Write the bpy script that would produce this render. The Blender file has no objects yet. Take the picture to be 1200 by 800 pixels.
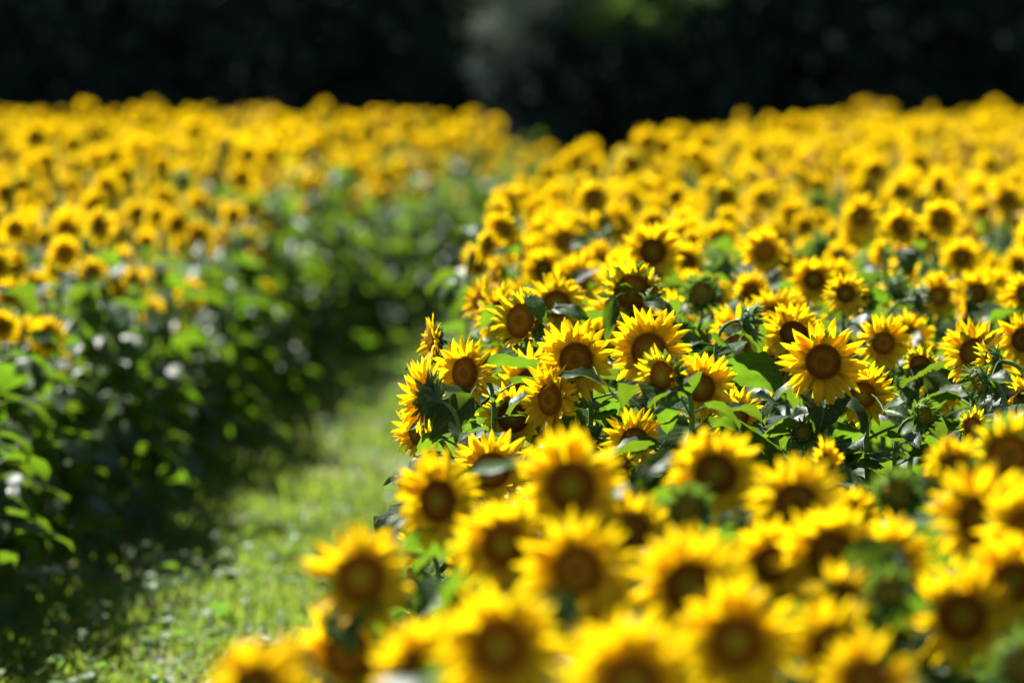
import bpy, math, random
import numpy as np
from mathutils import Vector, Matrix, Quaternion

R = random.Random(11)
N = np.random.default_rng(11)
C = bpy.context.scene.collection
scene = bpy.context.scene

# ------------------------------------------------------------------ camera
HC = 2.4                      # height of the lens above the ground
FPX = 200 / 36 * 1200         # focal length in pixels of a 1200 px wide picture
HORIZON = 10                  # row of the horizon
PITCH = math.atan((400 - HORIZON) / FPX)
cam = bpy.data.objects.new('camera', bpy.data.cameras.new('camera'))
C.objects.link(cam)
cam.location = (0, 0, HC)
cam.rotation_euler = (math.pi / 2 - PITCH, 0, 0)
cam.data.lens = 200
cam.data.sensor_width = 36
cam.data.clip_start = 0.1
cam.data.clip_end = 1000
cam.data.dof.use_dof = True
cam.data.dof.focus_distance = 15.9
cam.data.dof.aperture_fstop = 2.4
scene.camera = cam


def ground_scale_point(px, py, d):
    """World point seen at photo pixel px, py at ground distance d."""
    ax = (px - 600) / FPX
    az = (400 - py) / FPX
    c, s = math.cos(PITCH), math.sin(PITCH)
    y = c + az * s
    z = -s + az * c
    return Vector((ax * d / y, d, HC + z * d / y))


def to_pixel(x, y, z):
    c, s = math.cos(PITCH), math.sin(PITCH)
    dz = z - HC
    dep = y * c - dz * s
    up = y * s + dz * c
    return 600 + FPX * x / dep, 400 - FPX * up / dep, FPX / dep


# ------------------------------------------------------------------ materials
def mat_new(name):
    m = bpy.data.materials.new(name)
    m.use_nodes = True
    nt = m.node_tree
    nt.nodes.clear()
    out = nt.nodes.new('ShaderNodeOutputMaterial')
    return m, nt, out


def nd(nt, kind, **kw):
    n = nt.nodes.new(kind)
    for k, v in kw.items():
        setattr(n, k, v)
    return n


def math_node(nt, op, a, b=None, c=None):
    n = nd(nt, 'ShaderNodeMath', operation=op)
    for i, v in enumerate((a, b, c)):
        if v is None:
            continue
        if isinstance(v, (int, float)):
            n.inputs[i].default_value = v
        else:
            nt.links.new(v, n.inputs[i])
    return n.outputs[0]


def ramp(nt, fac, stops):
    n = nd(nt, 'ShaderNodeValToRGB')
    el = n.color_ramp.elements
    el[0].position, el[0].color = stops[0][0], (*stops[0][1], 1)
    el[1].position, el[1].color = stops[-1][0], (*stops[-1][1], 1)
    for p, c in stops[1:-1]:
        e = el.new(p)
        e.color = (*c, 1)
    nt.links.new(fac, n.inputs[0])
    return n.outputs[0]


def hsv(nt, col, h=None, s=None, v=None):
    n = nd(nt, 'ShaderNodeHueSaturation')
    nt.links.new(col, n.inputs['Color'])
    for k, val in (('Hue', h), ('Saturation', s), ('Value', v)):
        if val is None:
            continue
        if isinstance(val, (int, float)):
            n.inputs[k].default_value = val
        else:
            nt.links.new(val, n.inputs[k])
    return n.outputs[0]


def tc_node(nt):
    a = nd(nt, 'ShaderNodeAttribute', attribute_name='tc')
    s = nd(nt, 'ShaderNodeSeparateXYZ')
    nt.links.new(a.outputs['Vector'], s.inputs[0])
    oi = nd(nt, 'ShaderNodeObjectInfo')
    rnd = math_node(nt, 'FRACT', math_node(nt, 'ADD', s.outputs[2], oi.outputs['Random']))
    return a.outputs['Vector'], s.outputs[0], s.outputs[1], rnd


def scaled_noise(nt, vec, scale3, scale, detail=2.0):
    mp = nd(nt, 'ShaderNodeVectorMath', operation='MULTIPLY')
    nt.links.new(vec, mp.inputs[0])
    mp.inputs[1].default_value = scale3
    n = nd(nt, 'ShaderNodeTexNoise')
    n.inputs['Scale'].default_value = scale
    n.inputs['Detail'].default_value = detail
    nt.links.new(mp.outputs[0], n.inputs['Vector'])
    return n.outputs['Fac']


def rng(nt, x, lo, hi):
    n = nd(nt, 'ShaderNodeMapRange')
    nt.links.new(x, n.inputs[0])
    n.inputs[3].default_value = lo
    n.inputs[4].default_value = hi
    return n.outputs[0]


def leafy(nt, out, col, tcol, trans, rough, spec=0.5, bump=None, bumpd=0.002):
    p = nd(nt, 'ShaderNodeBsdfPrincipled')
    nt.links.new(col, p.inputs['Base Color'])
    p.inputs['Roughness'].default_value = rough
    p.inputs['Specular IOR Level'].default_value = spec
    t = nd(nt, 'ShaderNodeBsdfTranslucent')
    nt.links.new(tcol, t.inputs[0])
    if bump is not None:
        b = nd(nt, 'ShaderNodeBump')
        b.inputs['Strength'].default_value = 0.6
        b.inputs['Distance'].default_value = bumpd
        nt.links.new(bump, b.inputs['Height'])
        nt.links.new(b.outputs[0], p.inputs['Normal'])
    mx = nd(nt, 'ShaderNodeMixShader')
    mx.inputs[0].default_value = trans
    nt.links.new(p.outputs[0], mx.inputs[1])
    nt.links.new(t.outputs[0], mx.inputs[2])
    nt.links.new(mx.outputs[0], out.inputs[0])
    return p


def make_petal_mat():
    m, nt, out = mat_new('petal_yellow')
    vec, t, s, r = tc_node(nt)
    streak = scaled_noise(nt, vec, (1.2, 11.0, 40.0), 1.6, 2.0)
    base = ramp(nt, t, [(0.0, (.80, .42, .003)), (.14, (.94, .58, .005)), (.6, (.95, .64, .006)), (1.0, (.95, .62, .006))])
    v = math_node(nt, 'MULTIPLY', rng(nt, streak, .68, 1.2), rng(nt, r, .88, 1.08))
    col = hsv(nt, base, h=rng(nt, r, .492, .505), v=v)
    tbase = ramp(nt, t, [(0.0, (.82, .42, .002)), (.16, (.96, .64, .003)), (1.0, (.97, .65, .004))])
    tcol = hsv(nt, tbase, v=v)
    leafy(nt, out, col, tcol, .54, .55, .25, streak, .0025)
    return m


def make_disc_mat():
    m, nt, out = mat_new('disc_florets')
    vec, rad, fl, r = tc_node(nt)
    young = ramp(nt, rad, [(0.0, (.14, .125, .006)), (.20, (.11, .08, .004)), (.42, (.11, .046, .002)), (.66, (.11, .038, .0015)), (.84, (.07, .021, .001)), (1.0, (.22, .09, .003))])
    ripe = ramp(nt, rad, [(0.0, (.10, .044, .002)), (.25, (.11, .045, .002)), (.40, (.15, .062, .003)), (.65, (.125, .046, .002)), (.86, (.09, .030, .001)), (1.0, (.24, .10, .004))])
    mx = nd(nt, 'ShaderNodeMix', data_type='RGBA')
    nt.links.new(math_node(nt, 'GREATER_THAN', r, .55), mx.inputs['Factor'])
    nt.links.new(young, mx.inputs['A'])
    nt.links.new(ripe, mx.inputs['B'])
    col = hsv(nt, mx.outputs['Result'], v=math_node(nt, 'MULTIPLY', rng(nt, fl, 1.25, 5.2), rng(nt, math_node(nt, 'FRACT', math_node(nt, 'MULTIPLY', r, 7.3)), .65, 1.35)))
    p = nd(nt, 'ShaderNodeBsdfPrincipled')
    nt.links.new(col, p.inputs['Base Color'])
    p.inputs['Roughness'].default_value = .8
    p.inputs['Specular IOR Level'].default_value = .06
    nt.links.new(p.outputs[0], out.inputs[0])
    return m


def make_bud_mat():
    m, nt, out = mat_new('bud_florets')
    vec, rad, fl, r = tc_node(nt)
    c = ramp(nt, rad, [(0.0, (.15, .13, .015)), (.5, (.16, .115, .012)), (.8, (.10, .085, .012)), (1.0, (.16, .15, .02))])
    col = hsv(nt, c, v=rng(nt, fl, .9, 3.0))
    p = nd(nt, 'ShaderNodeBsdfPrincipled')
    nt.links.new(col, p.inputs['Base Color'])
    p.inputs['Roughness'].default_value = .8
    p.inputs['Specular IOR Level'].default_value = .06
    nt.links.new(p.outputs[0], out.inputs[0])
    return m


def make_leaf_mat(name, a, b, trans_col, trans, rough, spec=.5):
    m, nt, out = mat_new(name)
    vec, u, v, r = tc_node(nt)
    side = math_node(nt, 'ABSOLUTE', math_node(nt, 'SUBTRACT', v, .5))
    mid = math_node(nt, 'LESS_THAN', side, .022)
    w = math_node(nt, 'SINE', math_node(nt, 'MULTIPLY', math_node(nt, 'SUBTRACT', u, math_node(nt, 'MULTIPLY', side, .75)), 46.0))
    rib = math_node(nt, 'GREATER_THAN', w, .90)
    veins = math_node(nt, 'MAXIMUM', mid, math_node(nt, 'MULTIPLY', rib, .6))
    nz = scaled_noise(nt, vec, (1, 1, 7), 5.0, 3.0)
    base = ramp(nt, nz, [(.25, a), (.75, b)])
    col = hsv(nt, base, h=rng(nt, r, .485, .51), v=rng(nt, r, .75, 1.25))
    mx = nd(nt, 'ShaderNodeMix', data_type='RGBA')
    nt.links.new(math_node(nt, 'MULTIPLY', veins, .45), mx.inputs['Factor'])
    nt.links.new(col, mx.inputs['A'])
    mx.inputs['B'].default_value = (.19, .27, .09, 1)
    tc = ramp(nt, nz, [(.2, tuple(x * .8 for x in trans_col)), (.8, tuple(x * 1.15 for x in trans_col))])
    tcol = hsv(nt, tc, h=rng(nt, r, .485, .51), v=rng(nt, r, .75, 1.2))
    hgt = math_node(nt, 'SUBTRACT', math_node(nt, 'MULTIPLY', nz, .8), math_node(nt, 'MULTIPLY', veins, .8))
    leafy(nt, out, mx.outputs['Result'], tcol, trans, rough, spec, hgt, .004)
    return m


def make_green(name, a, b, rough, scale, trans=0.0):
    m, nt, out = mat_new(name)
    geo = nd(nt, 'ShaderNodeTexCoord')
    n = nd(nt, 'ShaderNodeTexNoise')
    n.inputs['Scale'].default_value = scale
    n.inputs['Detail'].default_value = 4
    nt.links.new(geo.outputs['Object'], n.inputs['Vector'])
    c = ramp(nt, n.outputs['Fac'], [(.3, a), (.7, b)])
    leafy(nt, out, c, c, trans, rough, .4)
    return m


M_PETAL = make_petal_mat()
M_DISC = make_disc_mat()
M_BUD = make_bud_mat()
M_LEAF = make_leaf_mat('sunflower_leaf', (.012, .032, .006), (.025, .059, .010), (.13, .235, .009), .42, .44, .14)
M_BRACT = make_leaf_mat('bract_green', (.05, .11, .025), (.10, .19, .04), (.20, .34, .03), .30, .5, .4)
M_STEM = make_green('stem_green', (.085, .16, .030), (.15, .24, .055), .8, 60)
SLOTS = {'petal': M_PETAL, 'disc': M_DISC, 'bud': M_BUD, 'leaf': M_LEAF, 'bract': M_BRACT, 'stem': M_STEM}


# ------------------------------------------------------------------ geometry as arrays
class Geo:
    """Vertices, quads (a triangle repeats its last index) and a per-vertex attribute tc."""

    def __init__(self):
        self.v, self.q, self.t, self.n = [], [], [], 0

    def add(self, v, q, t):
        v = np.asarray(v, float).reshape(-1, 3)
        self.v.append(v)
        self.q.append(np.asarray(q, int).reshape(-1, 4) + self.n)
        self.t.append(np.asarray(t, float).reshape(-1, 3))
        self.n += len(v)

    def grid(self, v, t, nu, nv, wrap=False):
        i = np.arange(nu - 1)[:, None]
        j = np.arange(nv if wrap else nv - 1)[None, :]
        k = (j + 1) % nv
        q = np.stack([i * nv + j + 0 * i, i * nv + k, (i + 1) * nv + k, (i + 1) * nv + j], -1).reshape(-1, 4)
        self.add(v, q, t)

    def done(self):
        self.V, self.Q, self.T = np.concatenate(self.v), np.concatenate(self.q), np.concatenate(self.t)
        return self


def mesh_of(name, parts, smooth=True):
    """One mesh from [(Geo, material)]."""
    V = np.concatenate([g.V for g, m in parts])
    T = np.concatenate([g.T for g, m in parts])
    Q, MI, off, mats = [], [], 0, []
    for g, m in parts:
        Q.append(g.Q + off)
        off += len(g.V)
        if m not in mats:
            mats.append(m)
        MI.append(np.full(len(g.Q), mats.index(m)))
    return raw_mesh(name, V, np.concatenate(Q), T, np.concatenate(MI), mats, smooth)


def raw_mesh(name, V, Q, T, MI, mats, smooth=True):
    me = bpy.data.meshes.new(name)
    tri = Q[:, 2] == Q[:, 3]
    counts = np.where(tri, 3, 4)
    keep = np.ones(Q.shape, bool)
    keep[tri, 3] = False
    loops = Q[keep]
    me.vertices.add(len(V))
    me.vertices.foreach_set('co', np.ascontiguousarray(V, np.float32).ravel())
    me.loops.add(len(loops))
    me.loops.foreach_set('vertex_index', loops.astype(np.int32))
    me.polygons.add(len(Q))
    starts = np.concatenate([[0], np.cumsum(counts)[:-1]])
    me.polygons.foreach_set('loop_start', starts.astype(np.int32))
    me.polygons.foreach_set('material_index', MI.astype(np.int32))
    me.polygons.foreach_set('use_smooth', np.full(len(Q), smooth))
    a = me.attributes.new('tc', 'FLOAT_VECTOR', 'POINT')
    a.data.foreach_set('vector', np.ascontiguousarray(T, np.float32).ravel())
    for m in mats:
        me.materials.append(m)
    me.update(calc_edges=True)
    return me


def add_petal(g, ang, r0, L, W, a0, curl, twist, cup, nu, nv, side=0.0, z0=0.0):
    t = np.linspace(0, 1, nu)
    a = a0 + curl * t
    ds = L / (nu - 1)
    am = (a[1:] + a[:-1]) / 2
    rr = r0 + np.concatenate([[0], np.cumsum(np.cos(am) * ds)])
    zz = z0 + np.concatenate([[0], np.cumsum(np.sin(am) * ds)])
    w = W * .5 * np.minimum(1, .42 + 1.75 * t) * np.clip(1 - t ** 2.5, 0, 1) ** .72
    w[-1] = W * .03
    s = np.linspace(-1, 1, nv)
    cs = np.cos(s * math.pi * 2) * .05 if nv >= 5 else 0 * s
    tw = twist * t
    off = w[:, None] * s[None, :]
    hgt = w[:, None] * (cup * s[None, :] ** 2 + cs[None, :])
    lat = off * np.cos(tw)[:, None] - hgt * np.sin(tw)[:, None] + (side * L * t ** 2)[:, None]
    up = off * np.sin(tw)[:, None] + hgt * np.cos(tw)[:, None]
    r = rr[:, None] - up * np.sin(a)[:, None]
    z = zz[:, None] + up * np.cos(a)[:, None]
    ca, sa = math.cos(ang), math.sin(ang)
    P = np.stack([r * ca - lat * sa, r * sa + lat * ca, z], -1)
    rv = R.random()
    T = np.stack([np.broadcast_to(t[:, None], off.shape), np.broadcast_to(s[None, :] * .5 + .5, off.shape), np.full(off.shape, rv)], -1)
    g.grid(P, T, nu, nv)


RD = .0405     # disc radius of a head 0.2 m across


def petals_geo(kind, lod):
    g = Geo()
    nu, nv = ((7, 5), (4, 3))[lod]
    if kind == 'open':
        n1, n2 = ((26, 22), (21, 13))[lod]
        droop = R.uniform(-.1, .25)
        Ls = R.uniform(.93, 1.06)
        lop = R.uniform(0, 6.28)
        ragged = R.choice((0, .02, .05, .14))
        wild = R.choice((.7, 1, 1.2, 1.7))
        for layer, n in ((0, n1), (1, n2)):
            for i in range(n):
                ang = (i + layer * .5 + R.uniform(-.33, .33)) / n * 2 * math.pi
                L = Ls * (R.uniform(.055, .069) if layer == 0 else R.uniform(.046, .061)) * (1 + .07 * math.cos(ang - lop))
                if R.random() < .06:
                    L *= R.uniform(.45, .8)
                if R.random() < ragged:
                    continue
                W = R.uniform(.0165, .0232) * (1.25 if lod else 1)
                a0 = (.10 if layer == 0 else .42) + R.gauss(0, .15)
                add_petal(g, ang, RD * .90, L, W, a0 + .18, R.gauss(-.28, .22 * wild) - droop, R.gauss(0, .34 * wild), R.uniform(.05, .5), nu, nv, R.gauss(0, .10), -.002 + .003 * layer)
    elif kind == 'half':
        n = (26, 18)[lod]
        for i in range(n):
            ang = (i + R.uniform(-.35, .35)) / n * 2 * math.pi
            add_petal(g, ang, RD * .86, R.uniform(.036, .056), R.uniform(.011, .016) * (1.25 if lod else 1), R.uniform(.75, 1.15), R.gauss(-.3, .4), R.gauss(0, .5), .4, nu, nv, R.gauss(0, .12))
    else:
        n = (18, 12)[lod]
        for i in range(n):
            ang = (i + R.uniform(-.35, .35)) / n * 2 * math.pi
            add_petal(g, ang, RD * .78, R.uniform(.014, .026), R.uniform(.006, .009), R.uniform(1.2, 1.75), R.uniform(.2, .7), R.gauss(0, .3), .4, (5, 3)[lod], 3)
    return g.done()


def disc_geo(kind, lod):
    g = Geo()
    dome = {'open': .011, 'half': .010, 'bud': .008}[kind]
    rd = RD * (1.0 if kind != 'bud' else .9)
    nr, na = ((9, 26), (4, 12))[lod]
    rr = np.linspace(0.02, 1, nr)
    an = np.linspace(0, 2 * math.pi, na, endpoint=False)
    rb = R.random()

    def hz(r):
        return dome * (1 - r ** 2) - .0045 * np.exp(-(r / .3) ** 2) + (0.002 if kind == 'open' else 0)
    P = np.stack([rd * rr[:, None] * np.cos(an), rd * rr[:, None] * np.sin(an), np.broadcast_to(hz(rr)[:, None], (nr, na))], -1)
    T = np.stack([np.broadcast_to(rr[:, None], (nr, na)), np.full((nr, na), .3), np.full((nr, na), rb)], -1)
    g.grid(P, T, nr, na, True)
    if lod == 0:
        n = 330
        k = np.arange(n) + .5
        r = np.sqrt(k / n) * .985
        th = k * 2.399963
        for i in range(n):
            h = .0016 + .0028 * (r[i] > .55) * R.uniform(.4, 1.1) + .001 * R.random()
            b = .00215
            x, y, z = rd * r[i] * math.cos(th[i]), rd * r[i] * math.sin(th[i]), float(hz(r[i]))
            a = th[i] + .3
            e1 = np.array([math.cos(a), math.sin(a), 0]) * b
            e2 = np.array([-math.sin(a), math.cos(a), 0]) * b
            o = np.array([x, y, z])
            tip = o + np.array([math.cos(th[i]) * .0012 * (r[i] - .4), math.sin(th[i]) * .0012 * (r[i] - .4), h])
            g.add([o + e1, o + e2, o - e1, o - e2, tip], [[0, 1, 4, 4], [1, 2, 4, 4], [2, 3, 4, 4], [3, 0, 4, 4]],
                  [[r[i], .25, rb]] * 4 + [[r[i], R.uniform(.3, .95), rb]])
    return g.done()


def bracts_geo(kind, lod):
    """The green cup behind the disc with its pointed bracts."""
    g = Geo()
    na = (18, 8)[lod]
    an = np.linspace(0, 2 * math.pi, na, endpoint=False)
    prof = [(1.0, .0), (1.06, -.006), (.92, -.016), (.62, -.025), (.30, -.031), (.16, -.040), (.12, -.05)]
    if lod:
        prof = prof[::2]
    P = np.array([[[RD * r * math.cos(a), RD * r * math.sin(a), z] for a in an] for r, z in prof])
    T = np.array([[[.5, .3, .5] for a in an] for _ in prof])
    g.grid(P, T, len(prof), na, True)
    spec = {'open': [(20, .90, (.030, .046), (-.05, .38)), (16, .75, (.030, .042), (-.2, .2))],
            'half': [(20, .98, (.032, .048), (.7, 1.15)), (16, .85, (.030, .044), (.1, .7))],
            'bud': [(20, 1.0, (.034, .052), (.8, 1.45)), (18, .92, (.034, .050), (.3, .9))]}[kind]
    for n, r, (l0, l1), (b0, b1) in spec:
        n = n if lod == 0 else n // 2
        for i in range(n):
            ang = (i + R.uniform(-.4, .4)) / n * 2 * math.pi
            add_petal(g, ang, RD * r, R.uniform(l0, l1), R.uniform(.012, .018) * (1.3 if lod else 1), R.uniform(b0, b1), R.gauss(.1, .4), R.gauss(0, .3), .3, (5, 3)[lod], 3, R.gauss(0, .1), -.007)
    for n, r, z in ((16, .58, -.028), (11, .28, -.034)):
        n = n if lod == 0 else n // 2
        for i in range(n):
            ang = (i + R.uniform(-.4, .4)) / n * 2 * math.pi
            add_petal(g, ang, RD * r, R.uniform(.032, .046), R.uniform(.013, .019), R.uniform(.05, .4), R.gauss(0, .35), R.gauss(0, .3), .3, (5, 3)[lod], 3, R.gauss(0, .1), z)
    return g.done()


def leaf_geo(lod, pet, droop, fold, wave, width=.80):
    """A heart-shaped leaf of length 1 on a petiole of length pet; the base of the petiole at the origin, growing along +x."""
    g = Geo()
    up = R.uniform(.35, .8)
    nu, nv = ((12, 9), (6, 5))[lod]
    # petiole
    npet = (5, 3)[lod]
    tt = np.linspace(0, 1, npet)
    px = pet * tt * math.cos(up)
    pz = pet * (tt - .25 * tt ** 2) * math.sin(up)
    k = (6, 4)[lod]
    rad = .021
    P = np.array([[[px[i], rad * math.cos(2 * math.pi * j / k), pz[i] + rad * math.sin(2 * math.pi * j / k)] for j in range(k)] for i in range(npet)])
    g.grid(P, np.full(P.shape, .5), npet, k, True)
    t = np.linspace(0, 1, nu)
    s = np.linspace(-1, 1, nv)
    a = up * .45 - droop * (t ** 1.0)
    ds = 1.0 / (nu - 1)
    x = px[-1] + np.concatenate([[0], np.cumsum(np.cos(a[1:]) * ds)])
    z = pz[-1] + np.concatenate([[0], np.cumsum(np.sin(a[1:]) * ds)])
    w = width * .5 * np.sin(math.pi * np.clip(t, 0, 1) ** .58) ** .85 * (1 - .12 * t) + .012
    w[0] = width * .10
    w[-1] = .004
    serr = 1 + (0.06 * np.cos(np.arange(nu) * math.pi) if lod == 0 else 0 * t)
    w = w * serr
    lat = w[:, None] * s[None, :]
    back = -.13 * np.exp(-(t / .16) ** 2)[:, None] * np.abs(s)[None, :] ** 1.2
    ph = R.uniform(0, 6.28)
    hh = fold * np.abs(lat) + wave * np.sin(t[:, None] * 9 + ph + s[None, :] * 2.2) * np.abs(s)[None, :] ** 1.5 + .25 * wave * np.sin(t[:, None] * 17 + s[None, :] * 5)
    sk = R.uniform(-.3, .3)
    X = x[:, None] + back * np.cos(a)[:, None] - hh * np.sin(a)[:, None]
    Y = lat + sk * (t ** 2)[:, None] * .5
    Z = z[:, None] + hh * np.cos(a)[:, None] + sk * lat * t[:, None]
    rv = R.random()
    T = np.stack([np.broadcast_to(t[:, None], lat.shape), np.broadcast_to(s[None, :] * .5 + .5, lat.shape), np.full(lat.shape, rv)], -1)
    g.grid(np.stack([X, Y, Z], -1), T, nu, nv)
    return g.done()


def tube_geo(pts, rads, k):
    g = Geo()
    pts = np.asarray(pts, float)
    n = len(pts)
    tan = np.gradient(pts, axis=0)
    tan /= np.linalg.norm(tan, axis=1)[:, None] + 1e-9
    ref = np.array([1.0, 0, 0])
    P = np.zeros((n, k, 3))
    for i in range(n):
        u = np.cross(tan[i], ref)
        if np.linalg.norm(u) < .2:
            u = np.cross(tan[i], [0, 1, 0])
        u /= np.linalg.norm(u)
        w = np.cross(tan[i], u)
        for j in range(k):
            b = 2 * math.pi * j / k
            P[i, j] = pts[i] + rads[i] * (math.cos(b) * u + math.sin(b) * w)
    g.grid(P, np.full(P.shape, .5), n, k, True)
    return g.done()


def leaf_set(lod, n):
    return [leaf_geo(lod, R.uniform(.35, .6), R.uniform(.7, 2.0), R.uniform(0, .55), R.uniform(.03, .08), R.uniform(.56, .82)) for _ in range(n)]


KINDS = ('open', 'half', 'bud')
NVAR = {'open': 14, 'half': 5, 'bud': 5}
GEO = {lod: {k: [(disc_geo(k, lod), petals_geo(k, lod), bracts_geo(k, lod)) for _ in range(NVAR[k])] for k in KINDS} for lod in (0, 1)}
LEAVES = {0: leaf_set(0, 14), 1: leaf_set(1, 14)}


# ------------------------------------------------------------------ plant layout
class Plant:
    pass


def face_dir(yaw, pitch):
    y, p = math.radians(yaw), math.radians(pitch)
    return Vector((-math.sin(y) * math.cos(p), -math.cos(y) * math.cos(p), math.sin(p)))


def head_rot(n, roll):
    z = n.normalized()
    x = Vector((0, 0, 1)).cross(z)
    if x.length < .05:
        x = Vector((1, 0, 0))
    x.normalize()
    y = z.cross(x)
    m = Matrix((x, y, z)).transposed()
    return m @ Matrix.Rotation(roll, 3, 'Z')


def new_plant(head, size, yaw, pitch, kind, nleaf, low=.35, leafscale=1.0, high=1.0):
    """head: centre of the disc; size: diameter over the petals in metres."""
    p = Plant()
    p.head = Vector(head)
    p.kind = kind
    p.scale = size / {'open': .186, 'half': .138, 'bud': .100}[kind]
    p.n = face_dir(yaw, pitch)
    p.rot = head_rot(p.n, R.uniform(0, 6.28))
    p.var = R.randrange(NVAR[kind])
    nh = Vector((p.n.x, p.n.y, 0))
    back = p.head - p.n * (.045 * p.scale)
    neck = back - nh * (.060 + .03 * R.random()) - Vector((0, 0, .13 + .05 * R.random()))
    p.root = Vector((neck.x + R.gauss(0, .05), neck.y + R.gauss(0, .05), 0))
    ctrl = neck + Vector((0, 0, .13 + .04 * p.n.z)) + Vector((nh.x * -.01, nh.y * -.01, 0))
    bow = Vector((R.gauss(0, .03), R.gauss(0, .03), 0))
    pts = []
    for i in range(9):
        t = i / 9
        pts.append(p.root.lerp(neck, t) + bow * math.sin(math.pi * t))
    for i in range(8):
        t = i / 7
        pts.append(neck * (1 - t) ** 2 + ctrl * 2 * t * (1 - t) + back * t ** 2)
    p.pts = pts
    thick = R.uniform(.75, 1.05) * (1 if kind != 'bud' else .8)
    p.rads = [thick * (.0125 - .0055 * i / 16) for i in range(17)]
    p.leaves = []
    phi = R.uniform(0, 6.28)
    L = (neck - p.root).length
    for i in range(nleaf):
        f = low + (high - low) * (i + R.uniform(.1, .9)) / nleaf
        q = f * 11.2
        j = int(q)
        pos = pts[j].lerp(pts[j + 1], q - j)
        phi += 2.4 + R.gauss(0, .35)
        sz = leafscale * (.235 - .105 * f ** 1.6) * R.uniform(.75, 1.25)
        p.leaves.append((pos, phi, R.gauss(0, .18), sz, R.randrange(14)))
    p.visible = 0
    p.label = None
    p.group = None
    return p


def left_edge(d):
    return -1.95 + .048 * (d - 21.6) + .027 * max(0.0, d - 38)


RE_D = [0, 8, 15, 21, 28, 34, 38, 42, 47, 52, 60, 66]
RE_X = [-.62, -.50, -.28, -.10, .12, .36, .78, 1.28, 1.85, 2.55, 3.6, 4.3]


def right_edge(d):
    return float(np.interp(d, RE_D, RE_X))


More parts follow.
